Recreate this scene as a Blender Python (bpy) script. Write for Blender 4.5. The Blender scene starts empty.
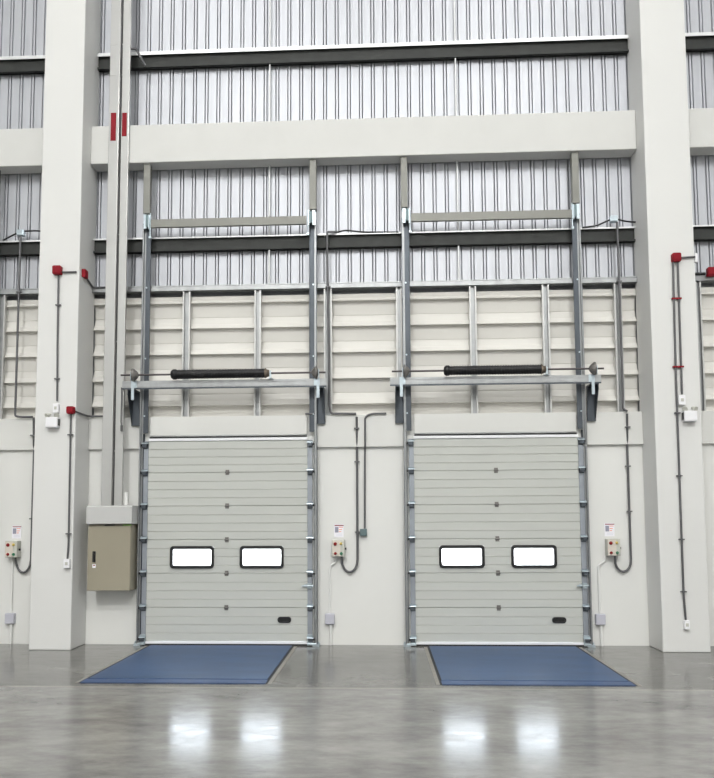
import bpy, bmesh, math
from mathutils import Vector, Matrix
PI = math.pi
C = bpy.context.scene.collection

# ------------------------------------------------------------------ materials
def mat(name, col, rough=.5, metal=0.0, noise=0.0, nscale=3.0, bump=0.0, bscale=60.0, spec=None, stretch=None):
    m = bpy.data.materials.new(name); m.use_nodes = True
    nt = m.node_tree; b = nt.nodes['Principled BSDF']
    b.inputs['Base Color'].default_value = (*col, 1)
    b.inputs['Roughness'].default_value = rough
    b.inputs['Metallic'].default_value = metal
    if spec is not None: b.inputs['Specular IOR Level'].default_value = spec
    if noise or bump:
        tc = nt.nodes.new('ShaderNodeTexCoord'); mp = nt.nodes.new('ShaderNodeMapping')
        nt.links.new(tc.outputs['Object'], mp.inputs['Vector'])
        if stretch: mp.inputs['Scale'].default_value = stretch
    if noise:
        n = nt.nodes.new('ShaderNodeTexNoise'); n.inputs['Scale'].default_value = nscale; n.inputs['Detail'].default_value = 5
        nt.links.new(mp.outputs[0], n.inputs['Vector'])
        r = nt.nodes.new('ShaderNodeValToRGB')
        r.color_ramp.elements[0].position = .3; r.color_ramp.elements[1].position = .7
        r.color_ramp.elements[0].color = (*[c*(1-noise) for c in col], 1)
        r.color_ramp.elements[1].color = (*[min(1, c*(1+noise)) for c in col], 1)
        nt.links.new(n.outputs['Fac'], r.inputs['Fac']); nt.links.new(r.outputs['Color'], b.inputs['Base Color'])
    if bump:
        n2 = nt.nodes.new('ShaderNodeTexNoise'); n2.inputs['Scale'].default_value = bscale
        nt.links.new(mp.outputs[0], n2.inputs['Vector'])
        bp = nt.nodes.new('ShaderNodeBump'); bp.inputs['Strength'].default_value = bump; bp.inputs['Distance'].default_value = .01
        nt.links.new(n2.outputs['Fac'], bp.inputs['Height']); nt.links.new(bp.outputs['Normal'], b.inputs['Normal'])
    return m

M = {
 'wall':   mat('white_wall_paint', (.70,.70,.675), .6, noise=.015, nscale=1.2, bump=.05, bscale=40),
 'band':   mat('white_lintel_paint', (.64,.64,.615), .6, noise=.02, nscale=1.5),
 'column': mat('white_column_paint', (.665,.665,.65), .55, noise=.012, nscale=1.0, bump=.04, bscale=30),
 'beam':   mat('white_beam_paint', (.60,.60,.58), .55, noise=.015),
 'clad':   mat('galvalume_sheet', (.46,.47,.50), .5, .6, noise=.04, nscale=2.5, stretch=(6,1,.4)),
 'girtw':  mat('shaded_steel_web', (.03,.032,.03), .6, .3, noise=.15, nscale=8),  # same steel as the flange, with shade put into the colour
 'girtf':  mat('lit_flange_rod_steel', (.72,.73,.73), .4, .5, noise=.06, nscale=6, stretch=(.3,1,1)),  # light from above put into the flange colour; also the rods' steel
 'galv':   mat('galvanised_steel', (.36,.37,.375), .42, .65, noise=.12, nscale=9, stretch=(1,1,.5)),
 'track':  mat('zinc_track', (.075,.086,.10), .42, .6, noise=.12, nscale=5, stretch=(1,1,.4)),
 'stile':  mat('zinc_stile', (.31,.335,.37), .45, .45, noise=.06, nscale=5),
 'zinc':   mat('bright_zinc', (.48,.55,.59), .28, .8, noise=.1, nscale=20),
 'postm':  mat('galvanised_post', (.52,.52,.51), .45, .55, noise=.1, nscale=6, stretch=(1,1,.3)),
 'tube':   mat('painted_grey_tube', (.20,.20,.18), .5, .3, noise=.05),
 'louver': mat('cream_louver_metal', (.66,.645,.605), .5, noise=.02, nscale=2, stretch=(.4,1,2)),
 'door':   mat('pale_grey_door_skin', (.49,.50,.47), .42, noise=.015, nscale=4, bump=.05, bscale=90, stretch=(.3,1,1)),
 'doorlt': mat('white_aluminium_trim', (.80,.81,.83), .4, .1),
 'black':  mat('black_plastic', (.012,.012,.013), .35),
 'rubber': mat('black_rubber', (.02,.02,.02), .7),
 'spring': mat('black_oiled_spring', (.008,.008,.009), .45, .2),
 'cone':   mat('cast_aluminium', (.20,.19,.18), .45, .7, noise=.2, nscale=20),
 'brass':  mat('brown_cast_plug', (.16,.13,.10), .5, .5),
 'shaft':  mat('dark_steel_shaft', (.09,.08,.08), .4, .7),
 'duct':   mat('pale_metal_trunking', (.47,.47,.46), .28, .5, noise=.02, nscale=3),
 'ductgap':mat('dark_gap_fill', (.05,.05,.05), .6),
 'red':    mat('red_paint', (.22,.002,.010), .6, spec=.25),
 'cond':   mat('grey_conduit', (.11,.11,.115), .45, .35),
 'condw':  mat('white_conduit', (.74,.74,.72), .5),
 'cab':    mat('beige_cabinet_paint', (.30,.272,.205), .45, noise=.015),
 'canopy': mat('grey_white_canopy_paint', (.50,.50,.49), .45),
 'green':  mat('green_tape', (.25,.42,.12), .6),
 'plast':  mat('white_plastic', (.80,.80,.82), .4),
 'plastg': mat('pale_lilac_grey_box', (.50,.50,.56), .45),
 'cbox':   mat('warm_grey_box', (.50,.50,.45), .5),
 'cface':  mat('pale_pink_beige_face', (.62,.57,.50), .5),
 'bred':   mat('red_button', (.25,.01,.01), .35),
 'byel':   mat('yellow_button', (.60,.46,.12), .4),
 'bgrn':   mat('green_button', (.05,.20,.11), .4),
 'teal':   mat('teal_grey_box', (.12,.17,.18), .45, .3),
 'paper':  mat('paper_white', (.82,.81,.85), .6),
 'ink':    mat('grey_print', (.28,.28,.35), .6),
 'inkl':   mat('pale_print', (.60,.60,.70), .6),
 'orange': mat('orange_print', (.78,.25,.12), .6),
 'blue':   mat('blue_deck_paint', (.031,.073,.165), .45, noise=.13, nscale=2.2, bump=.12, bscale=120, stretch=(.5,1.6,1)),
 'blued':  mat('blue_lip_paint', (.027,.066,.165), .45, noise=.1, nscale=3),
 'frame':  mat('levelled_concrete_edge', (.25,.235,.205), .5, noise=.15, nscale=10),
 'gap':    mat('dark_gap', (.02,.022,.025), .7),
 'ceil':   mat('ceiling_sheet', (.78,.78,.78), .6),
 'room':   mat('far_wall_paint', (.62,.62,.61), .6),
 'ground': mat('outdoor_concrete', (.75,.75,.75), .8, noise=.03),
}

def floor_mat():
    m = bpy.data.materials.new('polished_concrete'); m.use_nodes = True
    nt = m.node_tree; b = nt.nodes['Principled BSDF']; N = nt.nodes.new; L = nt.links.new
    tc = N('ShaderNodeTexCoord')
    def noise(scale, detail, sx=1, sy=1, rough=.6):
        mp = N('ShaderNodeMapping'); mp.inputs['Scale'].default_value = (sx, sy, 1); L(tc.outputs['Object'], mp.inputs['Vector'])
        n = N('ShaderNodeTexNoise'); n.inputs['Scale'].default_value = scale; n.inputs['Detail'].default_value = detail
        n.inputs['Roughness'].default_value = rough; L(mp.outputs[0], n.inputs['Vector']); return n
    def math_(op, a, bb):
        n = N('ShaderNodeMath'); n.operation = op
        for i, v in enumerate((a, bb)):
            if isinstance(v, (int, float)): n.inputs[i].default_value = v
            else: L(v, n.inputs[i])
        return n.outputs[0]
    n1 = noise(.9, 6, 1, 1.6); n2 = noise(4.5, 8, .7, 1.5, .7); n3 = noise(30, 4)
    r = N('ShaderNodeValToRGB')
    mix = math_('ADD', math_('MULTIPLY', n1.outputs['Fac'], .55), math_('MULTIPLY', n2.outputs['Fac'], .45))
    L(mix, r.inputs['Fac'])
    e = r.color_ramp.elements
    e[0].position = .36; e[0].color = (.125,.123,.118,1)
    e[1].position = .66; e[1].color = (.30,.295,.28,1)
    # apron slab along the wall (Y > -2.62) is a separate, slightly darker pour with a pale sawn joint
    sp = N('ShaderNodeSeparateXYZ'); L(tc.outputs['Object'], sp.inputs[0])
    apron = math_('GREATER_THAN', sp.outputs['Y'], -2.62)
    dark = N('ShaderNodeMixRGB'); dark.blend_type = 'MULTIPLY'; dark.inputs['Color2'].default_value = (.66,.655,.64,1)
    L(apron, dark.inputs['Fac']); L(r.outputs['Color'], dark.inputs['Color1'])
    joint = math_('MULTIPLY', math_('GREATER_THAN', sp.outputs['Y'], -2.66), math_('LESS_THAN', sp.outputs['Y'], -2.60))
    jm = N('ShaderNodeMixRGB'); jm.inputs['Color2'].default_value = (.34,.32,.28,1)
    L(math_('MULTIPLY', joint, .45), jm.inputs['Fac']); L(dark.outputs[0], jm.inputs['Color1'])
    # thin crack veins
    vr = noise(1.1, 7, 1, 2.2, .75)
    vein = N('ShaderNodeValToRGB'); ve = vein.color_ramp.elements
    ve[0].position = .488; ve[0].color = (0,0,0,1); ve[1].position = .5; ve[1].color = (1,1,1,1)
    x = ve.new(.512); x.color = (0,0,0,1); L(vr.outputs['Fac'], vein.inputs['Fac'])
    vm = N('ShaderNodeMixRGB'); vm.inputs['Color2'].default_value = (.36,.34,.30,1)
    L(math_('MULTIPLY', vein.outputs['Color'], .16), vm.inputs['Fac']); L(jm.outputs[0], vm.inputs['Color1'])
    L(vm.outputs[0], b.inputs['Base Color'])
    rr = N('ShaderNodeMapRange'); L(n2.outputs['Fac'], rr.inputs['Value'])
    rr.inputs['From Min'].default_value = .3; rr.inputs['From Max'].default_value = .7
    rr.inputs['To Min'].default_value = .12; rr.inputs['To Max'].default_value = .24
    L(rr.outputs[0], b.inputs['Roughness'])
    bp = N('ShaderNodeBump'); bp.inputs['Strength'].default_value = .06; bp.inputs['Distance'].default_value = .004
    L(n3.outputs['Fac'], bp.inputs['Height']); L(bp.outputs['Normal'], b.inputs['Normal'])
    return m
M['floor'] = floor_mat()

def glass_mat():
    m = bpy.data.materials.new('clear_acrylic_pane'); m.use_nodes = True
    nt = m.node_tree; nt.nodes.clear(); N = nt.nodes.new; L = nt.links.new
    out = N('ShaderNodeOutputMaterial'); t = N('ShaderNodeBsdfTransparent'); t.inputs['Color'].default_value = (.95,.97,.97,1)
    g = N('ShaderNodeBsdfGlossy'); g.inputs['Roughness'].default_value = .05
    fr = N('ShaderNodeFresnel'); fr.inputs['IOR'].default_value = 1.3
    mx = N('ShaderNodeMixShader'); L(fr.outputs[0], mx.inputs[0]); L(t.outputs[0], mx.inputs[1]); L(g.outputs[0], mx.inputs[2])
    L(mx.outputs[0], out.inputs['Surface'])
    return m
M['glass'] = glass_mat()

# ------------------------------------------------------------------ mesh builder
class MB:
    def __init__(s): s.v = []; s.f = []; s.sm = []
    def add(s, vs, fs, smooth=False):
        n = len(s.v); s.v += [tuple(p) for p in vs]
        for f in fs: s.f.append([i+n for i in f]); s.sm.append(smooth)
        return s
    def box(s, x0, x1, y0, y1, z0, z1):
        if x0 > x1: x0, x1 = x1, x0
        if y0 > y1: y0, y1 = y1, y0
        if z0 > z1: z0, z1 = z1, z0
        return s.add([(x0,y0,z0),(x1,y0,z0),(x1,y1,z0),(x0,y1,z0),(x0,y0,z1),(x1,y0,z1),(x1,y1,z1),(x0,y1,z1)],
              [(0,3,2,1),(4,5,6,7),(0,1,5,4),(1,2,6,5),(2,3,7,6),(3,0,4,7)])
    def prism(s, poly, axis, a, b):
        """poly: 2D points in the plane of the other two axes, extruded along axis from a to b."""
        def P(p, t):
            return {'x': (t, p[0], p[1]), 'y': (p[0], t, p[1]), 'z': (p[0], p[1], t)}[axis]
        n = len(poly); vs = [P(p, a) for p in poly] + [P(p, b) for p in poly]
        fs = [tuple(range(n)), tuple(range(2*n-1, n-1, -1))]
        fs += [(i, i+n, (i+1) % n + n, (i+1) % n) for i in range(n)]
        return s.add(vs, fs)
    def lathe(s, prof, centre, axis='x', seg=20, caps=True):
        """prof: (t, r) along axis."""
        vs = []; fs = []
        for t, r in prof:
            for k in range(seg):
                a = 2*PI*k/seg; c, d = r*math.cos(a), r*math.sin(a)
                o = {'x': (t, c, d), 'y': (c, t, d), 'z': (c, d, t)}[axis]
                vs.append((o[0]+centre[0], o[1]+centre[1], o[2]+centre[2]))
        for i in range(len(prof)-1):
            for k in range(seg):
                fs.append((i*seg+k, i*seg+(k+1) % seg, (i+1)*seg+(k+1) % seg, (i+1)*seg+k))
        s.add(vs, fs, True)
        if caps:
            n = len(prof)
            s.add(vs[:seg], [tuple(range(seg-1, -1, -1))]); s.add(vs[(n-1)*seg:], [tuple(range(seg))])
        return s
    def tube(s, pts, r, seg=8, round_=0.0):
        pts = [Vector(p) for p in pts]
        if round_:
            out = [pts[0]]
            for i in range(1, len(pts)-1):
                a, b, c = pts[i-1], pts[i], pts[i+1]
                d1 = (a-b); d2 = (c-b); q = min(round_, d1.length*.49, d2.length*.49)
                p1 = b + d1.normalized()*q; p2 = b + d2.normalized()*q
                for k in range(7):
                    t = k/6; out.append(p1*(1-t)**2 + b*2*t*(1-t) + p2*t*t)
            out.append(pts[-1]); pts = out
        rings = []; up = None
        for i, p in enumerate(pts):
            d = (pts[min(i+1, len(pts)-1)] - pts[max(i-1, 0)]).normalized()
            if up is None:
                up = Vector((0,1,0)) if abs(d.y) < .9 else Vector((1,0,0))
            u = d.cross(up).normalized(); w = u.cross(d).normalized(); up = w
            rings.append([p + u*(r*math.cos(2*PI*k/seg)) + w*(r*math.sin(2*PI*k/seg)) for k in range(seg)])
        vs = [v for ring in rings for v in ring]; n = len(rings)
        fs = [(i*seg+k, i*seg+(k+1) % seg, (i+1)*seg+(k+1) % seg, (i+1)*seg+k) for i in range(n-1) for k in range(seg)]
        s.add(vs, fs, True)
        s.add(rings[0], [tuple(range(seg))]); s.add(rings[-1], [tuple(range(seg-1, -1, -1))])
        return s
    def rrect(s, x0, x1, z0, z1, y0, y1, r, seg=5):
        return s.prism(rr(x0, x1, z0, z1, r, seg), 'y', y0, y1)
    def rring(s, x0, x1, z0, z1, y0, y1, r, w, seg=6):
        o = rr(x0, x1, z0, z1, r, seg); i_ = rr(x0+w, x1-w, z0+w, z1-w, max(.005, r-w*.6), seg); n = len(o)
        vs = [(p[0], y0, p[1]) for p in o] + [(p[0], y0, p[1]) for p in i_] + [(p[0], y1, p[1]) for p in o] + [(p[0], y1, p[1]) for p in i_]
        fs = []
        for k in range(n):
            j = (k+1) % n
            fs += [(k, j, n+j, n+k), (2*n+k, 3*n+k, 3*n+j, 2*n+j), (k, 2*n+k, 2*n+j, j), (n+k, n+j, 3*n+j, 3*n+k)]
        return s.add(vs, fs)
    def build(s, name, m, parent=None, bevel=0.0):
        me = bpy.data.meshes.new(name)
        off = parent_world(parent) if parent else Vector((0,0,0))
        me.from_pydata([tuple(Vector(v)-off) for v in s.v], [], s.f)
        me.materials.append(M[m] if isinstance(m, str) else m)
        for p, f in zip(me.polygons, s.sm): p.use_smooth = f
        bm = bmesh.new(); bm.from_mesh(me); bmesh.ops.recalc_face_normals(bm, faces=bm.faces); bm.to_mesh(me); bm.free()
        o = bpy.data.objects.new(name, me); C.objects.link(o)
        if parent: o.parent = parent
        if bevel:
            b = o.modifiers.new('bevel', 'BEVEL'); b.width = bevel; b.segments = 2; b.limit_method = 'ANGLE'
        return o

def rr(x0, x1, z0, z1, r, seg=5):
    out = []
    for cx, cz, a0 in ((x1-r, z1-r, 0), (x0+r, z1-r, PI/2), (x0+r, z0+r, PI), (x1-r, z0+r, 1.5*PI)):
        for k in range(seg+1):
            a = a0 + PI/2*k/seg; out.append((cx+r*math.cos(a), cz+r*math.sin(a)))
    return out
def parent_world(p):
    v = Vector((0,0,0))
    while p: v = v + Vector(p.location); p = p.parent
    return v
def tag(o, label=None, cat=None, group=None, kind=None):
    if label: o['label'] = label
    if cat: o['category'] = cat
    if group: o['group'] = group
    if kind: o['kind'] = kind
    return o
def thing(name, loc, label, cat, group=None):
    o = bpy.data.objects.new(name, None); C.objects.link(o); o.location = loc; o.empty_display_size = .1
    return tag(o, label, cat, group)
def copy_tree(o, dx=0, label=None, parent=None, name=None):
    c = o.copy(); C.objects.link(c); c.parent = parent
    if parent is None: c.location = Vector(o.location) + Vector((dx,0,0))
    if name: c.name = name
    if label: c['label'] = label
    for ch in list(o.children): copy_tree(ch, 0, None, c)
    return c
def centred(mb, name, m, label, cat, group=None, bevel=0.0):
    """one-mesh thing with its origin at its base centre"""
    xs = [v[0] for v in mb.v]; ys = [v[1] for v in mb.v]; zs = [v[2] for v in mb.v]
    loc = Vector(((min(xs)+max(xs))/2, (min(ys)+max(ys))/2, min(zs)))
    mb.v = [tuple(Vector(v)-loc) for v in mb.v]
    o = mb.build(name, m, None, bevel); o.location = loc
    return tag(o, label, cat, group)

# ------------------------------------------------------------------ key dimensions
LX0, LX1 = -4.615, -4.06       # left column
RX0, RX1 = 3.465, 4.05         # right column
FY = -.49                      # column front
WX0, WX1 = -12.1, 11.5
DC = (-2.115, 1.505)           # door centres
SILL = 3.09; TOP = 17.0
HW = 1.03; DH = 2.74           # door opening

# ------------------------------------------------------------------ setting
tag(MB().box(WX0, WX1, -24, .25, -.2, 0).build('floor', 'floor'), kind='structure')
tag(MB().box(WX0, WX1, -24, .4, TOP, TOP+.1).build('ceiling', 'ceil'), kind='structure')
tag(MB().box(WX0-.2, WX0, -24, .4, 0, TOP).build('wall_left', 'room'), kind='structure')
tag(MB().box(WX1, WX1+.2, -24, .4, 0, TOP).build('wall_right', 'room'), kind='structure')
tag(MB().box(WX0-.2, WX1+.2, -24.2, -24, 0, TOP).build('wall_rear', 'room'), kind='structure')
tag(MB().box(-30, 30, .25, 40, -.25, -.2).build('ground_outside', 'ground'), kind='structure')

w = MB()
w.box(WX0, LX0, 0, .2, 0, SILL); w.box(RX1, WX1, 0, .2, 0, SILL)
w.box(LX1, DC[0]-HW, 0, .2, 0, SILL); w.box(DC[0]+HW, DC[1]-HW, 0, .2, 0, SILL); w.box(DC[1]+HW, RX0, 0, .2, 0, SILL)
for d in DC: w.box(d-HW, d+HW, 0, .2, DH, SILL)
w.box(LX0, LX1, .1, .2, 0, SILL); w.box(RX0, RX1, .1, .2, 0, SILL)
tag(w.build('wall_front', 'wall'), kind='structure')
# projecting lintel band under the louvre sill, one length per bay, dies against the doors' tracks
for i, (a, b) in enumerate(((WX0, LX0-.0), (LX1, DC[0]-1.22), (DC[0]+1.22, DC[1]-1.22), (DC[1]+1.22, RX0), (RX1, WX1))):
    tag(MB().box(a, b, -.05, 0, 2.65, SILL+.0).build('trim_%d' % (i+1), 'band', bevel=.006), kind='structure')
for i, d in enumerate(DC):
    tag(MB().box(d-1.08, d+1.08, -.05, 0, DH+.09, SILL).build('trim_%d' % (i+6), 'band'), kind='structure')

# corrugated sheet above the louvres
def corrugated():
    pitch = .1705; x = .41 - pitch*74; prof = []
    while x < WX1+.2:
        for dx, y in ((-.029, .075), (-.0205, .103), (-.012, .072), (.012, .072), (.0205, .103), (.029, .075)):
            prof.append((x+dx, y))
        x += pitch
    prof = [p for p in prof if WX0 <= p[0] <= WX1]
    b = MB(); n = len(prof); z0, z1 = 4.86, TOP
    vs = [(p[0], p[1], z0) for p in prof] + [(p[0], p[1], z1) for p in prof]
    b.add(vs, [(i, i+1, n+i+1, n+i) for i in range(n-1)])
    o = b.build('wall_cladding', 'clad')
    s = o.modifiers.new('sheet', 'SOLIDIFY'); s.thickness = .004; s.offset = 1
    return tag(o, kind='structure')
corrugated()
tag(MB().box(WX0, WX1, .2, .3, SILL, TOP).build('wall_outer_skin', 'clad'), kind='structure')

# ------------------------------------------------------------------ columns and beams
for x0, x1, lab in ((LX0, LX1, 'tall white square column left of the doors, carrying one red box and an emergency light'),
                    (RX0, RX1, 'tall white square column right of the doors, with two long conduits running down its front')):
    centred(MB().box(x0, x1, FY, .07, 0, TOP), 'concrete_column', 'column', lab, 'column', 'white columns of the dock wall', .012)
for x0, x1, lab in ((WX0, LX0, 'white horizontal concrete beam in the bay left of the left column'),
                    (LX1, RX0, 'long white horizontal concrete beam between the two columns above both doors'),
                    (RX1, WX1, 'white horizontal concrete beam in the bay right of the right column')):
    centred(MB().box(x0, x1, -.195, .05, 6.65, 7.20), 'concrete_beam', 'beam', lab, 'beam', 'white concrete beams', .01)

# ------------------------------------------------------------------ girts, head rails, sag rods
BAYS = ((WX0, LX0, 'bay left of the left column'), (LX1, RX0, 'middle bay between the columns'), (RX1, WX1, 'bay right of the right column'))
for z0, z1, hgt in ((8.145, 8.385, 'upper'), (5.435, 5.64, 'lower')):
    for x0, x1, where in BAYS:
        t = thing('steel_girt', ((x0+x1)/2, 0, z0), '%s horizontal steel girt, web coloured as shaded, top edge as lit, %s' % (hgt, where), 'girt', 'horizontal girts on the corrugated sheet')
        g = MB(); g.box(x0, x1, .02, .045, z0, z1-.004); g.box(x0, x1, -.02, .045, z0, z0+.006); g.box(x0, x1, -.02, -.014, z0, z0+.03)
        g.build('web', 'girtw', t)  # shade under the top flange is painted into the web colour
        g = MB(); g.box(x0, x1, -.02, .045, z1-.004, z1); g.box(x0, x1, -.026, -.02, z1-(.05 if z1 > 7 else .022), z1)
        tag(g.build('flange', 'girtf', t), 'steel top flange coloured as lit from above')
for x0, x1, where in BAYS:
    g = MB(); g.box(x0, x1, -.03, -.024, 4.86, 4.94); g.box(x0, x1, -.03, .07, 4.934, 4.94); g.box(x0, x1, -.03, .07, 4.86, 4.866)
    g.box(x0, x1, -.036, -.03, 4.925, 4.94)
    centred(g, 'head_rail', 'galv', 'pale galvanised rail along the top of the louvers, %s' % where, 'rail', 'head rails above the louvers')
for x, side in ((-1.565, 'above the left door'), (1.064, 'above the right door')):
    for z0, z1, lv in ((4.945, 5.43, 'shortest'), (5.645, 8.14, 'long middle'), (8.39, TOP-.01, 'topmost')):
        g = MB(); g.tube([(x, .0, z0), (x, .0, z1)], .012)
        centred(g, 'sag_rod', 'girtf', '%s thin steel rod between girts in the line %s' % (lv, side), 'rod', 'sag rods between the girts')

# ------------------------------------------------------------------ louvers and posts
posts = [(-3.70,.10), (-2.72,.105), (-1.72,.09), (-.745,.11), (.235,.08), (1.245,.095), (2.23,.095), (3.20,.10), (4.27,.08), (5.27,.09), (-5.36,.10), (-6.36,.09)]
def louver_panel(x0, x1, label):
    lips = [SILL, 3.254, 3.609, 3.974, 4.34, 4.70]
    poly = [(.17, SILL)]
    zs = lips + [4.80]
    poly = [(.165, 4.80), (.165, SILL)]
    for i in range(len(lips)):
        a, b = zs[i], zs[i+1]; h = b-a
        fy = .03 if i else .10
        d = .085 if i and i < 5 else .035
        poly += [(fy, a), (fy, a+.006), (fy+d*.6, a+h*.20), (fy+d, a+h*.47), (fy+d*.94, a+h*.49), (fy+d*.72, b-.001)]
    b = MB().prism(poly, 'x', x0, x1)
    centred(b, 'wall_louver', 'louver', label, 'louver', 'cream louver panels under the corrugated sheet')
def post(x, w_, label):
    h = w_/2
    t = thing('louver_post', (x, 0, SILL), label, 'post', 'galvanised posts between the louver panels')
    MB().box(x-h+.005, x+h-.005, .016, .022, SILL+.001, 4.855).build('web', 'galv', t)
    for s in (-1, 1):
        b = MB(); b.box(x+s*h, x+s*(h-.005), -.02, .024, SILL+.001, 4.855); b.box(x+s*h, x+s*(h-.020), -.024, -.018, SILL+.001, 4.855)
        b.build('lip', 'postm', t)
post_desc = {-3.70:'galvanised louver post hidden beside the pale trunking, left of the left door', -2.72:'galvanised louver post crossing behind the left end of the left door spring',
 -1.72:'galvanised louver post behind the right end of the left door spring', -.745:'wide galvanised louver post just right of the left door, a dark conduit beside it',
 .235:'galvanised louver post close behind the left track of the right door', 1.245:'galvanised louver post behind the middle of the right door spring',
 2.23:'galvanised louver post behind the right end of the right door spring', 3.20:'galvanised louver post next to the right column, beside a dark conduit',
 4.27:'galvanised louver post immediately right of the right column', 5.27:'galvanised louver post further right of the right column',
 -5.36:'galvanised louver post at the far left edge behind the hanging tube', -6.36:'galvanised louver post furthest left'}
for x, w_ in posts: post(x, w_, post_desc[x])
edges = sorted(p[0] for p in posts if LX1 < p[0] < RX0)
pans = list(zip([LX1]+edges, edges+[RX0]))
names = ['cream louver panel beside the left column, half hidden by the pale trunking', 'cream louver panel behind the left track of the left door',
 'cream louver panel centred above the left door', 'cream louver panel above the right part of the left door', 'cream louver panel above the wall between the two doors',
 'cream louver panel above the left part of the right door', 'cream louver panel centred above the right door', 'cream louver panel crossed by the right track of the right door',
 'narrow cream louver panel against the right column']
for (a, b), n in zip(pans, names): louver_panel(a+.002, b-.002, n)
louver_panel(-5.358, LX0, 'cream louver panel left of the left column, with a thin dark conduit in front')
louver_panel(-6.358, -5.362, 'cream louver panel at the far left edge'); louver_panel(WX0, -6.362, 'widest cream louver panel beyond the left edge')
louver_panel(RX1, 4.268, 'cream louver sliver touching the right column'); louver_panel(4.272, 5.268, 'cream louver panel at the right edge, right of the right column')
louver_panel(5.272, WX1, 'widest cream louver panel beyond the right edge')

# ------------------------------------------------------------------ sectional door
SE = [.055, .50, .955, 1.405, 1.86, 2.315, 2.75]
def build_door(dc):
    root = thing('door_1', (dc, -.05, 0), None, None); tag(root, kind='structure')
    yf, yb = -.075, -.035
    WINS = ((-.765, -.18), (.185, .765)); wz0, wz1 = 1.03, 1.315
    def skin(x0, x1, z0, z1, grooves):
        p = [(yb, z0+.009), (yf+.016, z0+.009), (yf+.016, z0), (yf+.006, z0), (yf, z0+.006)]
        for g in grooves: p += [(yf, g-.012), (yf+.009, g-.004), (yf+.009, g+.001), (yf-.002, g+.004), (yf, g+.010)]
        p += [(yf, z1-.006), (yf+.006, z1), (yf+.018, z1), (yf+.018, z1+.008), (yb, z1+.008)]
        return p, x0+dc, x1+dc
    for i in range(6):
        a, b = SE[i]+.002, SE[i+1]-.002; h = b-a
        gs = [a+h*f for f in (.25, .5, .75)]
        m = MB()
        if i == 2:
            xs = [-1.09, WINS[0][0], WINS[0][1], WINS[1][0], WINS[1][1], 1.09]
            for k in (0, 2, 4):
                p, u, v = skin(xs[k], xs[k+1], a, b, gs); m.prism(p, 'x', u, v)
            for k in (1, 3):
                for q0, q1 in ((a, wz0), (wz1, b)):
                    p, u, v = skin(xs[k], xs[k+1], q0, q1, []); m.prism(p, 'x', u, v)
        else:
            p, u, v = skin(-1.09, 1.09, a, b, gs); m.prism(p, 'x', u, v)
        m.build('door_section', 'door', root)
    for s in (-1, 1):
        tag(MB().box(dc+s*1.092, dc+s*1.155, -.082, -.035, .06, 2.748).build('end_stile', 'stile', root), 'bluish zinc end stile')
    for k, (a, b) in enumerate(WINS):
        f = MB().rring(dc+a-.008, dc+b+.008, wz0-.008, wz1+.008, -.098, -.03, .05, .038).build('window_frame', 'black', root, bevel=.004)
        tag(f, 'black rounded window frame')
        tag(MB().box(dc+a+.02, dc+b-.02, -.062, -.056, wz0+.02, wz1-.02).build('pane', 'glass', f), 'clear pane with bright daylight behind')
    for z in SE[1:-1]:
        h = MB(); h.box(dc-.025, dc+.025, -.083, -.07, z-.035, z+.035); h.tube([(dc-.03, -.087, z), (dc+.03, -.087, z)], .010, 8)
        tag(h.build('hinge', 'cone', root), 'small grey hinge')
    for s in (-1, 1):
        for z in [SE[0]+.03] + SE[1:-1] + [SE[-1]-.06]:
            h = MB()
            h.box(dc+s*1.105, dc+s*1.165, -.128, -.083, z-.028, z+.022)
            h.box(dc+s*1.093, dc+s*1.16, -.09, -.083, z-.045, z+.05)
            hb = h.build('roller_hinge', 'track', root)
            tag(MB().prism([(-.083, z+.05), (-.132, z+.026), (-.134, z+.020), (-.083, z+.024)], 'x', dc+s*1.085, dc+s*1.172).build('hinge_cap', 'zinc', hb), 'bright zinc cap')
            r = MB(); r.tube([(dc+s*1.10, -.104, z+.005), (dc+s*1.175, -.104, z+.005)], .007, 8)
            r.lathe([(s*1.165, .018), (s*1.19, .018)], (dc, -.104, z+.005), 'x', 14)
            r.build('roller', 'black', hb)
    hd = MB().prism([(dc+.69+p[0], .34+p[1]) for p in rr(0, .185, -.04, .04, .038, 6)], 'y', -.082, -.074).build('lift_handle', 'black', root)
    tag(hd, 'black recessed oval lift handle')
    MB().rring(dc+.695, dc+.87, .305, .375, -.094, -.080, .034, .014).build('handle_rim', 'black', hd)
    sl = MB(); sl.box(dc+1.05, dc+1.16, -.095, -.083, .77, .81); sl.box(dc+1.09, dc+1.15, -.118, -.09, .755, .825)
    sl.tube([(dc+1.02, -.11, .79), (dc+1.175, -.11, .79)], .011, 8); sl.tube([(dc+1.035, -.11, .79), (dc+1.035, -.15, .79)], .010, 8)
    tag(sl.build('slide_bolt', 'zinc', root), 'zinc slide bolt')
    tag(MB().box(dc-1.09, dc+1.09, -.09, -.035, .024, .055).build('bottom_rail', 'doorlt', root), 'white aluminium bottom rail')
    tag(MB().box(dc-1.15, dc+1.15, -.085, -.04, .001, .024).build('bottom_seal', 'rubber', root), 'black rubber bottom seal')
    for s in (-1, 1):
        bb = MB(); bb.box(dc+s*1.09, dc+s*1.19, -.13, -.09, .012, .03); bb.box(dc+s*1.09, dc+s*1.16, -.10, -.09, .012, .15)
        bb.tube([(dc+s*1.10, -.115, .03), (dc+s*1.215, -.115, .03)], .013, 8)
        tag(bb.build('bottom_bracket', 'zinc', root), 'zinc corner bracket')
    tag(MB().box(dc-1.09, dc+1.09, -.088, -.035, 2.752, 2.787).build('top_rail', 'doorlt', root), 'white top rail')
    tag(MB().prism([(-.05, 2.790), (-.08, 2.792), (-.08, 2.808), (-.05, 2.815)], 'x', dc-1.08, dc+1.08).build('top_seal', 'rubber', root), 'black top seal')
    return root
d1 = build_door(DC[0])
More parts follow.
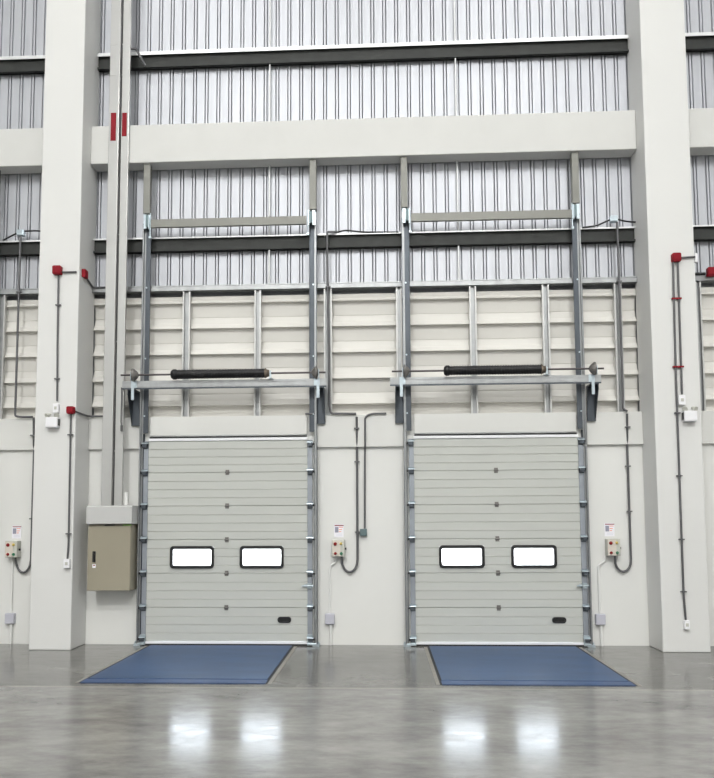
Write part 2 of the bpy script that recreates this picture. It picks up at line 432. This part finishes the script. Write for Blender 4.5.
DX = DC[1]-DC[0]
d2 = copy_tree(d1, DX, name='door_2')

# ------------------------------------------------------------------ door hardware
def build_track(x, s, label):
    """s=-1: left of its door (channel opens to the right)."""
    t = thing('door_track', (x, -.05, 0), label, 'track', 'vertical door tracks')
    a = MB()
    a.box(x+s*-.045, x, -.028, -.022, .01, 2.86)           # back plate beside the door
    a.box(x-s*.006, x, -.13, -.022, .01, 2.86)             # web standing off the wall
    a.box(x+s*-.105, x, -.078, -.072, 2.86, 5.80)          # back plate above the door, clear of the girts
    a.box(x+s*-.105, x-s*.099, -.095, -.072, 2.86, 5.80)   # inner lip
    a.box(x-s*.006, x, -.13, -.072, 2.86, 5.80)
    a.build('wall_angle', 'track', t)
    c = MB(); c.box(x-s*.016, x-s*.006, -.136, -.130, .03, 5.78); c.box(x-s*.016, x-s*.012, -.13, -.122, .03, 5.78)
    c.box(x-s*.036, x-s*.006, -.083, -.079, .03, 5.78)
    c.build('roller_channel', 'galv', t)
    f = MB(); f.box(x-s*.06, x+s*.03, -.14, -.0, 0, .03) ; f.tube([(x+s*.015, -.11, .0), (x+s*.015, -.11, .06)], .01, 8)
    f.build('foot_bracket', 'zinc', t)
    b = MB(); b.box(x-s*.055, x-s*.015, -.150, -.137, 5.72, 5.925); b.box(x-s*.108, x-s*.098, -.20, -.137, 5.70, 5.90)
    b.tube([(x-s*.115, -.165, 5.60), (x-s*.115, -.165, 5.93)], .009, 8); b.box(x-s*.13, x-s*.10, -.18, -.15, 5.57, 5.60)
    tag(b.build('top_bracket', 'zinc', t), 'bright zinc top bracket')
    tag(MB().box(x-s*.096, x-s*.058, -.19, -.137, 5.735, 5.90).build('corner_block', 'teal', t), 'dark teal block')
    for z in (3.1, 3.9, 4.9):
        b = MB(); b.tube([(x-s*.05, -.088, z), (x-s*.05, -.078, z)], .012, 8); b.build('bolt', 'zinc', t)
    return t
TL = build_track(DC[0]-1.205, -1, 'tall zinc track on the left side of the left door, behind the cabinet side')
TR = build_track(DC[0]+1.225, 1, 'tall zinc track on the right side of the left door')
copy_tree(TL, DX-.02, 'tall zinc track on the left side of the right door')
copy_tree(TR, DX-.03, 'tall zinc track on the right side of the right door, nearest the right column')
copy_tree(TR, -5.405-(DC[0]+1.225), 'zinc track of a neighbouring door, cut off by the left edge')

def hanger(x0, x1, label):
    b = MB().box(x0, x1, -.155, -.065, 5.935, 6.65)
    return centred(b, 'hanger_tube', 'tube', label, 'tube', 'square tubes hanging from the beam', .006)
hanger(-3.315, -3.22, 'square grey tube joining the beam to the left track of the left door')
hanger(-.985, -.89, 'square grey tube joining the beam to the right track of the left door')
hanger(.275, .365, 'square grey tube joining the beam to the left track of the right door')
hanger(2.60, 2.695, 'square grey tube joining the beam to the right track of the right door')
hanger(-5.50, -5.405, 'square grey tube under the beam, cut off by the left edge')

def crossbar(dc, label):
    t = thing('cross_bar', (dc, -.2, 5.75), label, 'bar', 'horizontal bars tying the track tops')
    b = MB(); b.box(dc-1.075, dc+1.09, -.195, -.155, 5.715, 5.832)
    b.build('bar', 'tube', t, .004)
    return t
cb = crossbar(DC[0], 'horizontal grey tie bar between the track tops of the left door')
copy_tree(cb, DX-.02, 'horizontal grey tie bar between the track tops of the right door')

def spring_bar(dc, label):
    t = thing('mounting_bar', (dc, -.1, 3.46), label, 'bar', 'long galvanised bars carrying the springs')
    b = MB(); x0, x1 = dc-1.405, dc+1.365
    b.box(x0, x1, -.275, -.269, 3.455, 3.55); b.box(x0, x1, -.275, -.253, 3.544, 3.55); b.box(x0, x1, -.282, -.275, 3.522, 3.55); b.box(x0, x1, -.282, -.275, 3.462, 3.478)
    b.build('bar', 'galv', t)
    tag(MB().box(x0, x1, -.279, -.265, 3.438, 3.455).build('bottom_edge', 'track', t), 'dark bottom edge')
    for s in (-1, 1):
        xi = dc+s*1.225; xo = dc+s*1.335
        g = MB()
        g.box(xi, xo, -.062, -.052, 2.98, 3.43)
        g.prism([(-.06, 3.43), (-.265, 3.43), (-.265, 3.37), (-.085, 3.0), (-.06, 2.98)], 'x', xo-s*.006, xo)
        g.prism([(-.06, 3.43), (-.12, 3.43), (-.075, 3.0), (-.06, 2.98)], 'x', xi, xi+s*.006)
        g.box(xi, xo, -.09, -.052, 2.965, 2.985); g.box(xi, xo, -.269, -.06, 3.428, 3.438)
        g.build('gusset', 'track', t)
        z = MB(); z.box(dc+s*1.20, dc+s*1.28, -.290, -.285, 3.455, 3.555); z.box(dc+s*1.235, dc+s*1.275, -.294, -.290, 3.29, 3.555)
        tag(z.build('bearing_plate', 'zinc', t), 'bright zinc bearing plate')
    return t
sb = spring_bar(DC[0], 'long galvanised bar across the tracks just below the black spring, left door')
copy_tree(sb, DX, 'long galvanised bar across the tracks just below the black spring, right door')

def spring(dc, a, b_, plug, label):
    y, z = -.32, 3.625
    t = thing('torsion_shaft', (dc, y, z), label, 'spring shaft', 'spring shafts over the doors')
    MB().tube([(dc-1.41, y, z), (dc+1.36, y, z)], .013, 10).build('shaft', 'shaft', t)
    n = 60; prof = []; L_ = b_-a
    for k in range(n*3+1):
        ph = k/3*2*PI; prof.append((a + L_*k/(n*3), .060 + .006*math.cos(ph)))
    tag(MB().lathe(prof, (0, y, z), 'x', 18).build('spring', 'spring', t), 'black coiled spring')
    MB().lathe([(a-.04, .02), (a-.035, .05), (a-.01, .070), (a+.03, .070), (a+.04, .05)], (0, y, z), 'x', 18).build('winding_cone', 'spring', t)
    p = MB().lathe([(b_-.01, .060), (b_-.0, .070), (b_+.02, .05), (b_+.05, .045), (b_+.055, .02)], (0, y, z), 'x', 18)
    tag(p.build('end_plug', plug, t), 'brownish cast end plug')
    br = MB(); br.box(b_+.057, b_+.075, y-.03, y+.04, 3.556, z+.03); br.box(b_+.03, b_+.10, y, -.24, 3.55, 3.556)
    br.build('centre_bracket', 'zinc', t)
    for s in (-1, 1):
        c = s*1.22
        p = MB().lathe([(dc+c-s*.045, .03), (dc+c-s*.03, .05), (dc+c+s*.01, .085), (dc+c+s*.025, .09), (dc+c+s*.03, .06), (dc+c+s*.045, .03)], (0, y, z), 'x', 20)
        tag(p.build('cable_drum', 'cone', t), 'cast grey cable drum')
        MB().box(dc+c+s*.045, dc+c+s*.052, y-.03, y+.05, 3.551, z+.04).build('end_bearing', 'zinc', t)
    return t
s1 = spring(DC[0], -2.80, -1.56, 'brass', 'black coiled torsion spring on its thin shaft above the left door')
copy_tree(s1, DX+.03, 'black coiled torsion spring on its thin shaft above the right door')
c = MB(); c.tube([(-3.53, -.275, 3.465), (-3.525, -.272, 3.30), (-3.53, -.272, 3.0), (-3.52, -.272, 2.93)], .008); c.tube([(-3.52, -.272, 2.95), (-3.52, -.272, 2.87)], .018)
centred(c, 'hanging_cord', 'cond', 'short dark cord hanging from the left end of the left galvanised bar', 'cord')

# ------------------------------------------------------------------ dock levellers
def leveller(x0, x1, label):
    yb, yf = -.03, -2.45
    t = thing('dock_leveller', ((x0+x1)/2, yb, 0), label, 'dock leveller', 'blue dock levellers set in the floor')
    for a in (x0-.07, x1+.03):
        tag(MB().box(a, a+.04, yf-.01, yb-.12, 0, .003).build('edge_frame', 'frame', t), 'pale worn edge frame')
    MB().box(x0-.03, x1+.03, yf+.0, yb-.09, 0, .004).build('pit_gap', 'gap', t)
    MB().box(x0, x1, yf+.19, yb-.09, .002, .010).build('deck_plate', 'blue', t, .002)
    tag(MB().box(x0-.01, x1+.01, yf-.01, yf+.165, .002, .009).build('hinge_strip', 'blued', t), 'blue front strip')
    return t
lv = leveller(-3.12, -1.225, 'blue steel dock leveller in the floor in front of the left door')
copy_tree(lv, 3.705, 'blue steel dock leveller in the floor in front of the right door')

# ------------------------------------------------------------------ trunking, canopy and cabinet
def trunk(x0, x1, z0, mark, label, lab2):
    t = thing('cable_trunking', ((x0+x1)/2, -.28, z0), label, 'trunking', 'pale vertical cable trunkings')
    m = MB(); m.box(x0, x1, -.25, -.20, z0, TOP)
    m.build('trunk', 'duct', t, .006)
    for z in (2.6, 4.1, 5.6, 7.9, 8.35): 
        m = MB().box(x0-.004, x1+.004, -.252, -.198, z, z+.012); m.build('joint_collar', 'duct', t)
    a, b, c_, d = mark
    tag(MB().box(a, b, -.2535, -.250, c_, d).build('red_mark', 'red', t), 'red rectangular mark')
    return t
trunk(-3.79, -3.647, 1.87, (-3.76, -3.685, 6.95, 7.355), 'left and wider of two pale vertical trunkings, with the longer red mark', '')
t2 = trunk(-3.613, -3.504, 1.87, (-3.60, -3.533, 7.01, 7.35), 'right and narrower of two pale vertical trunkings, with the shorter red mark', '')
c = MB(); c.tube([(-3.51, -.225, 8.30), (-3.44, -.20, 8.32), (-3.33, -.12, 8.11)], .02, 6, .03); c.build('stay', 'cond', t2)
centred(MB().tube([(-3.63, -.225, 1.87), (-3.63, -.225, TOP)], .012), 'cable', 'ductgap', 'dark strip standing in for the shaded gap between the two pale trunkings', 'cable')  # dark tube stands in for the shade between the two trunkings
centred(MB().lathe([(k*.012, .026+.006*(k % 2)) for k in range(16)], (-3.465, -.20, 1.87), 'z', 12), 'cable_gland', 'condw', 'ribbed pale cable fitting on top of the cabinet canopy', 'fitting')

t = thing('canopy', (-3.62, -.18, 1.63), 'pale grey sheet metal canopy above the beige cabinet', 'canopy')
p = [(-.001, 1.625), (-.001, 1.87), (-.33, 1.87), (-.37, 1.85), (-.37, 1.628), (-.355, 1.625)]
MB().prism(p, 'x', -3.94, -3.325).build('hood', 'canopy', t, .004)
t = thing('electrical_cabinet', (-3.625, -.16, .74), 'beige wall cabinet with a black handle beside the left door', 'cabinet')
MB().box(-3.93, -3.356, -.29, -.002, .745, 1.622).build('body', 'cab', t, .006)
dr = MB().box(-3.93, -3.355, -.318, -.292, .745, 1.60).build('door', 'cab', t, .006)
hb = MB().rrect(-3.86, -3.82, 1.12, 1.265, -.328, -.318, .008).build('handle', 'black', dr); tag(hb, 'black handle')
MB().box(-3.852, -3.828, -.345, -.328, 1.14, 1.235).build('lever', 'black', hb)
st = MB().box(-3.86, -3.815, -.320, -.318, 1.045, 1.095).build('sticker', 'paper', dr); tag(st, 'tiny white sticker')
MB().box(-3.85, -3.825, -.3212, -.320, 1.072, 1.086).build('sticker_print', 'bred', st)
tag(MB().box(-3.70, -3.58, -.330, -.292, 1.603, 1.614).build('catch', 'black', t), 'dark catch under canopy')
tag(MB().box(-3.46, -3.35, -.325, -.292, 1.60, 1.618).build('tape', 'green', t), 'green tape')

# ------------------------------------------------------------------ control stations, signs, sockets
def station(x, label):
    t = thing('control_box', (x, -.06, 1.17), label, 'control box', 'door control boxes on the wall')
    MB().box(x-.085, x+.085, -.12, -.002, 1.175, 1.40).build('housing', 'cbox', t, .008)
    MB().box(x-.078, x+.03, -.124, -.118, 1.185, 1.39).build('face', 'cface', t)
    for dx, z, m, r in ((-.04, 1.345, 'bred', .018), (.036, 1.348, 'byel', .013), (-.038, 1.218, 'bred', .014), (.040, 1.218, 'bgrn', .014)):
        b = MB().lathe([(-.118, r+.006), (-.126, r+.006), (-.126, r), (-.148, r*.92), (-.152, r*.6)], (x+dx, 0, z), 'y', 16)
        tag(b.build('button', m, t), {'bred':'red button','byel':'yellow button','bgrn':'green button'}[m])
    MB().tube([(x+.085, -.06, 1.28), (x+.105, -.06, 1.28)], .014, 8).build('side_knob', 'black', t)
    return t
def sign(x, label, w_=.13):
    t = thing('notice_sign', (x, -.003, 1.43), label, 'sign', 'notices above the control boxes')
    y = -.006; a = x-w_/2
    MB().box(a, a+w_, y, -.001, 1.43, 1.605).build('plate', 'paper', t)
    MB().box(a+.008, a+w_, y-.0015, y, 1.585, 1.597).build('heading_bar', 'red', t)
    MB().box(a+.012, a+.06, y-.0015, y, 1.495, 1.57).build('picture', 'ink', t)
    o = MB()
    for k, z in enumerate((1.562, 1.53, 1.502)): o.box(a+.066, a+w_-.012-.01*k, y-.0015, y, z, z+.009)
    o.build('orange_lines', 'orange', t)
    o = MB()
    for z in (1.475, 1.462, 1.449): o.box(a+.03, a+w_-.02, y-.0015, y, z, z+.004)
    o.build('text_lines', 'inkl', t)
    return t
def jbox(x, z0, label):
    t = thing('junction_box', (x, -.04, z0), label, 'junction box', 'pale boxes low on the wall')
    MB().box(x-.062, x+.062, -.07, -.002, z0, z0+.14).build('body', 'plastg', t, .006)
    MB().box(x-.056, x+.056, -.074, -.07, z0+.006, z0+.134).build('lid', 'plastg', t, .003)
    return t
stn = station(-.607, 'grey box with red, yellow and green buttons between the two doors')
copy_tree(stn, -4.465, 'grey button box left of the left column')
copy_tree(stn, 3.62, 'grey button box right of the right door')
sg = sign(-.605, 'small white notice with red heading between the two doors')
copy_tree(sg, -4.45, 'small white notice with red heading left of the left column')
copy_tree(sg, 3.60, 'small white notice with red heading right of the right door')
jb = jbox(-.728, .278, 'pale lilac-grey junction box low on the wall between the doors')
copy_tree(jb, -4.365, 'pale lilac-grey junction box low on the wall left of the left column')
copy_tree(jb, 3.558, 'pale lilac-grey junction box low on the wall right of the right door')

def conduit(name, pts, r, m, label, clips=(), rnd=.03, clipm='cond', cat='conduit', group=None):
    b = MB().tube(pts, r, 8, rnd)
    P0 = Vector(pts[-1])
    t = thing(name, P0, label, cat, group)
    b.build('pipe', m, t)
    for (x, y, z, hor) in clips:
        k = MB()
        if hor: k.box(x-.035, x+.035, y-.018, y+.014, z-.008, z+.008)
        else: k.box(x-.008, x+.008, y-.018, y+.014, z-.035, z+.035)
        k.build('clip', clipm, t)
    return t
def white_feed(x, xb, label1, label2, straight=False):
    """pale pipe from the junction box up to the control box, and from the box to the floor"""
    top = [(xb, -.02, 1.10), (xb, -.03, 1.173)] if straight else [(xb, -.02, 1.05), (xb+.085, -.02, 1.10), (xb+.095, -.03, 1.173)]
    conduit('riser_pipe', [(xb, -.02, .42)] + top, .014, 'condw', label1, rnd=.03, group='pale pipes from low boxes to button boxes')
    conduit('drop_pipe', [(xb+.01, -.03, .278), (xb+.012, -.03, .003)], .02, 'condw', label2, rnd=0, group='pale pipes from low boxes to the floor')
white_feed(-.607, -.728, 'thin pale pipe rising from the low box between the doors', 'pale pipe from the low box between the doors to the floor')
white_feed(-5.09, -5.093, 'thin pale pipe rising from the low box left of the left column', 'pale pipe from the low box left of the left column to the floor', True)
white_feed(3.012, 2.83, 'thin pale pipe rising from the low box right of the right door', 'pale pipe from the low box right of the right door to the floor')

CR = .0155
def u_conduit(x, xb, ztop, ytop, label, clips, extra=()):
    pts = list(extra) + [(x, ytop, ztop), (x, -.03, 2.6), (x, -.03, 1.14)]
    r = abs(x-xb)/2; cx = (x+xb)/2
    n = 8
    for k in range(1, n):
        a = PI*k/n
        pts.append((cx + (x-cx)*math.cos(a), -.04, 1.13 - .165*math.sin(a)))
    pts += [(xb, -.06, 1.135), (xb, -.06, 1.172)]
    return conduit('flexible_conduit', pts, CR, 'cond', label, clips, rnd=.02, group='dark conduits looping up into the button boxes')
u_conduit(-.353, -.565, 3.06, -.07, 'dark conduit dropping between the doors and looping up into the button box', [(-.353, -.03, 2.45, 1), (-.353, -.03, 1.50, 1), (-.353, -.07, 2.9, 1)])
u_conduit(-4.83, -5.03, 3.10, -.07, 'dark conduit beside the left column looping up into the button box', [(-4.83, -.07, 2.85, 1), (-4.83, -.03, 1.7, 1)])
u_conduit(3.255, 3.04, 3.06, -.07, 'dark conduit near the right column looping up into the button box', [(3.255, -.07, 2.88, 1), (3.255, -.03, 2.36, 1), (3.255, -.03, 1.76, 1)])

conduit('switch_conduit', [(.05, -.07, 3.10), (-.15, -.07, 3.10), (-.24, -.07, 3.06), (-.24, -.07, 2.7), (-.245, -.03, 2.6), (-.255, -.03, 1.545)], .013, 'cond', 'thin dark conduit bending off the sill down to the small teal box', rnd=.06)
t = thing('switch_box', (-.272, -.03, 1.44), 'small square teal-grey box on the wall between the doors', 'switch box')
MB().box(-.318, -.226, -.06, -.002, 1.447, 1.543).build('body', 'teal', t, .005); MB().box(-.308, -.236, -.064, -.06, 1.457, 1.533).build('lid', 'teal', t, .002)

# conduits down from the lower girts
conduit('drop_conduit', [(-.60, -.03, 5.655), (-.745, -.085, 5.64), (-.748, -.085, 5.5), (-.722, -.085, 3.2), (-.70, -.075, 3.105), (-.36, -.075, 3.10)], .016, 'cond',
        'long dark conduit from the lower girt down beside the wide louver post between the doors', [(-.735, -.085, 4.86, 1)], group='dark conduits down from the lower girts')
conduit('drop_conduit', [(3.205, -.085, 5.68), (3.205, -.085, 3.6), (3.20, -.085, 3.12), (3.255, -.08, 3.09)], .016, 'cond',
        'long dark conduit from the silver box on the girt down beside the right column', [(3.205, -.085, 4.86, 1)], group='dark conduits down from the lower girts')
conduit('drop_conduit', [(-5.085, -.085, 5.68), (-5.085, -.085, 3.12), (-5.0, -.08, 3.105), (-4.84, -.08, 3.105)], .016, 'cond',
        'long dark conduit from the silver box on the girt, left of the left column', [(-5.085, -.085, 4.87, 1)], group='dark conduits down from the lower girts')
def sbox(x, z, label):
    t = thing('metal_box', (x, -.08, z), label, 'junction box', 'silver boxes on the lower girts')
    MB().box(x-.05, x+.05, -.11, -.03, z, z+.085).build('body', 'zinc', t, .006); MB().box(x-.04, x+.04, -.115, -.11, z+.01, z+.075).build('lid', 'zinc', t)
    return t
sb1 = sbox(3.16, 5.685, 'small silver box on the lower girt near the right column')
copy_tree(sb1, -8.245, 'small silver box on the lower girt left of the left column')
def slack(pts, label): conduit('slack_cable', pts, .012, 'black', label, rnd=.08, cat='cable', group='black cables lying on the lower girts')
slack([(2.75, -.03, 5.638), (2.95, -.05, 5.655), (3.05, -.06, 5.70), (3.11, -.07, 5.72)], 'black cable lying on the girt, left of the silver box near the right column')
slack([(3.21, -.07, 5.73), (3.32, -.06, 5.70), (3.46, -.05, 5.69)], 'black cable from the silver box to the right column')
slack([(-5.36, -.04, 5.64), (-5.22, -.06, 5.70), (-5.14, -.07, 5.73)], 'black cable at the left edge, on the girt left of a silver box')
slack([(-5.03, -.07, 5.755), (-4.9, -.06, 5.765), (-4.62, -.05, 5.73)], 'black cable from the left silver box to the left column')
slack([(-.60, -.03, 5.655), (-.5, -.04, 5.675), (-.25, -.03, 5.645), (.1, -.02, 5.64), (.24, -.02, 5.635)], 'black cable lying on the girt between the two doors')
conduit('sill_conduit', [(-1.05, -.075, 3.105), (-.92, -.075, 3.105)], .014, 'cond', 'short dark conduit on the sill by the right track of the left door', rnd=0)

# ------------------------------------------------------------------ fittings on the columns
def redbox(x, y, z, s, label, face='y'):
    t = thing('fire_alarm_box', (x, y, z-s/2), label, 'red box', 'red junction boxes')
    if face == 'y':
        MB().rrect(x-s/2, x+s/2, z-s/2, z+s/2, y-.07, y, .02).build('body', 'red', t, .005)
        MB().rrect(x-s*.36, x+s*.36, z-s*.36, z+s*.36, y-.078, y-.07, .02).build('lid', 'red', t, .002)
    else:
        MB().box(x, x+.05, y-s/2, y+s/2, z-s/2, z+s/2).build('body', 'red', t, .006)
        MB().box(x+.05, x+.056, y-s*.38, y+s*.38, z-s*.38, z+s*.38).build('lid', 'red', t, .002)
    return t
cf = FY-.02
redbox(-4.345, FY, 5.022, .118, 'red box on the front of the left column, near its middle height')
redbox(-4.06, -.36, 5.02, .11, 'red box on the right side face of the left column', 'x')
redbox(-4.115, FY, 3.125, .10, 'red box low on the front right edge of the left column')
redbox(3.80, FY, 5.02, .112, 'red box on the front of the right column, above the long conduits')
redbox(4.43, -.05, 4.965, .12, 'red box at the right edge on the rail right of the right column')
conduit('column_conduit', [(-4.335, cf, 4.955), (-4.325, cf, 4.0), (-4.31, cf, 3.25)], .013, 'cond', 'dark conduit from the red box down to the left emergency light', [(-4.328, cf, 4.55, 1), (-4.318, cf, 3.55, 1)])
conduit('column_conduit', [(-4.285, cf, 5.0), (-4.09, cf, 5.0)], .013, 'cond', 'short horizontal conduit on the left column right of its red box')
conduit('column_conduit', [(-4.045, -.31, 5.0), (-4.045, -.04, 4.93), (-4.0, -.04, 4.93), (-3.85, -.04, 4.93)], .013, 'cond', 'dark conduit sloping along the side of the left column onto the louver rail', rnd=.02)
conduit('column_conduit', [(-4.06, cf+.02, 3.11), (-4.04, -.35, 3.10), (-4.045, -.10, 3.105), (-3.99, -.07, 3.105), (-3.80, -.07, 3.105)], .013, 'cond', 'dark conduit curving from the low red box round the left column side to the sill', rnd=.05)
conduit('column_conduit', [(-4.12, cf, 3.075), (-4.11, cf, 1.35), (-4.12, cf, 1.175)], .013, 'cond', 'long dark conduit down the left column from low red box to the white socket', [(-4.12, cf, 2.80, 1), (-4.112, cf, 1.5, 1)], rnd=.05)
conduit('column_conduit', [(3.765, cf, 4.96), (3.745, cf, 3.5), (3.735, cf, .70), (3.75, cf, .40)], .014, 'cond', 'longest dark conduit on the right column, running down to the white socket', [(3.744, cf, 3.0, 1), (3.738, cf, 2.2, 1), (3.735, cf, 1.4, 1), (3.735, cf, .75, 1)], rnd=.08)
conduit('column_conduit', [(3.825, cf, 4.96), (3.815, cf, 3.6), (3.812, cf, 3.24)], .014, 'cond', 'shorter dark conduit on the right column ending at the emergency light', [], rnd=.08)
t = thing('conduit_saddle', (3.785, cf, 4.5), 'small red double clip across both conduits on the right column, upper one', 'clip', 'red double clips'); MB().box(3.73, 3.85, cf-.018, cf+.018, 4.475, 4.495).build('strap', 'red', t)
t = thing('conduit_saddle', (3.785, cf, 3.6), 'small red double clip across both conduits on the right column, lower one', 'clip', 'red double clips'); MB().box(3.71, 3.845, cf-.018, cf+.018, 3.585, 3.605).build('strap', 'red', t)
conduit('column_conduit', [(3.865, cf, 5.02), (4.045, cf, 5.03)], .014, 'cond', 'short horizontal conduit on the right column right of its red box')
tag(centred(MB().box(4.052, 4.085, -.50, -.44, 4.965, 5.085), 'end_box', 'plast', 'small white box on the right edge of the right column level with its red box', 'box', bevel=.006))
conduit('rail_conduit', [(4.06, -.04, 4.955), (4.365, -.04, 4.955)], .02, 'black', 'short black conduit on the rail running to the red box at right edge')
def emergency(x, z, s, label):
    """z: top of the battery case"""
    t = thing('emergency_light', (x, FY, z-.135), label, 'emergency light', 'twin-head emergency lights on the columns')
    MB().box(x-.08, x+.08, FY-.09, FY-.002, z-.135, z).build('case', 'plast', t, .008)
    MB().box(x-.068, x+.068, FY-.094, FY-.09, z-.12, z-.015).build('cover', 'plast', t, .003)
    for k in (-1, 1):
        h = MB(); c0 = Vector((x+k*.055, FY-.06, z+.03))
        h.lathe([(-.035, .016), (-.01, .022), (.02, .034), (.03, .034)], (0,0,0), 'y', 16)
        R = Matrix.Rotation(math.radians(180+25), 3, 'X') @ Matrix.Identity(3); R = Matrix.Rotation(math.radians(30*k), 3, 'Z') @ R
        h.v = [tuple(R @ Vector(v) + c0) for v in h.v]
        hh = h.build('lamp_head', 'cbox', t)
        MB().box(c0.x-.008, c0.x+.008, FY-.06, FY-.045, z-.003, z+.02).build('pivot', 'black', hh)
    MB().box(x+.08, x+.088, FY-.07, FY-.02, z-.11, z-.02).build('side_vent', 'black', t) if s > 0 else MB().box(x-.088, x-.08, FY-.07, FY-.02, z-.11, z-.02).build('side_vent', 'black', t)
    return t
emergency(-4.352, 3.03, 1, 'white twin-head emergency light on the left column')
emergency(3.885, 3.02, -1, 'white twin-head emergency light on the right column')
def socket(x, z0, z1, w_, label):
    t = thing('wall_socket', (x, FY, z0), label, 'socket', 'white sockets on the column fronts')
    MB().box(x-w_/2, x+w_/2, FY-.055, FY-.002, z0, z1).build('body', 'plast', t, .006)
    zc = (z0+z1)/2
    MB().box(x-.018, x+.018, FY-.060, FY-.055, zc-.02, zc+.02).build('switch', 'cbox', t, .002)
    return t
socket(-4.315, 3.095, 3.215, .075, 'white switch box just above the left emergency light')
socket(3.80, 3.10, 3.225, .085, 'white switch box just above the right emergency light')
socket(-4.118, 1.055, 1.175, .08, 'white socket halfway down the right edge of the left column')
socket(3.752, .29, .40, .065, 'white socket near the floor on the right column')

# ------------------------------------------------------------------ light
def area(x, y, z, e, size, col=(1, 1, .985)):
    l = bpy.data.lights.new('high_bay_lamp', 'AREA'); l.shape = 'DISK'; l.size = size; l.energy = e; l.color = col
    o = bpy.data.objects.new('high_bay_lamp', l); C.objects.link(o); o.location = (x, y, z)
    return o
for y, e in ((-4.0, 185), (-11.5, 280), (-17, 1000), (-22.5, 1700)):
    for x in (-4.6, 4.0):
        area(x, y, 16.4, e, .7)

wd = bpy.data.worlds.new('daylight'); bpy.context.scene.world = wd; wd.use_nodes = True
nt = wd.node_tree; bg = nt.nodes['Background']
sky = nt.nodes.new('ShaderNodeTexSky'); sky.sky_type = 'NISHITA' if hasattr(sky, 'sky_type') else sky.sky_type
sky.sun_elevation = math.radians(55); sky.sun_rotation = math.radians(180); sky.sun_disc = False; sky.dust_density = 4; sky.air_density = 1.0
hsv = nt.nodes.new('ShaderNodeHueSaturation'); hsv.inputs['Saturation'].default_value = .25
nt.links.new(sky.outputs[0], hsv.inputs['Color']); nt.links.new(hsv.outputs[0], bg.inputs['Color'])
bg.inputs['Strength'].default_value = 3.0

# ------------------------------------------------------------------ camera
cam = bpy.data.cameras.new('camera'); co = bpy.data.objects.new('camera', cam); C.objects.link(co)
cam.sensor_fit = 'HORIZONTAL'; cam.sensor_width = 36; cam.lens = 36*760.0/714
cam.shift_x = (357-346.645)/714; cam.shift_y = (461.196-389)/714
r = Vector((.998816, .048421, -.0046195)); f = Vector((-.047911, .995769, .0784116)); u = Vector((.0083968, -.0780974, .9969104))
m = Matrix((( r.x, u.x, -f.x, 0), (r.y, u.y, -f.y, -10.295), (r.z, u.z, -f.z, 1.65), (0, 0, 0, 1)))
co.matrix_world = m
cam.clip_end = 200
sc = bpy.context.scene; sc.camera = co
sc.view_settings.view_transform = 'Standard'; sc.view_settings.look = 'None'
sc.view_settings.gamma = 1; sc.view_settings.exposure = -0.08; sc.view_settings.use_curve_mapping = False
sc.cycles.max_bounces = 8; sc.cycles.diffuse_bounces = 5; sc.cycles.glossy_bounces = 4
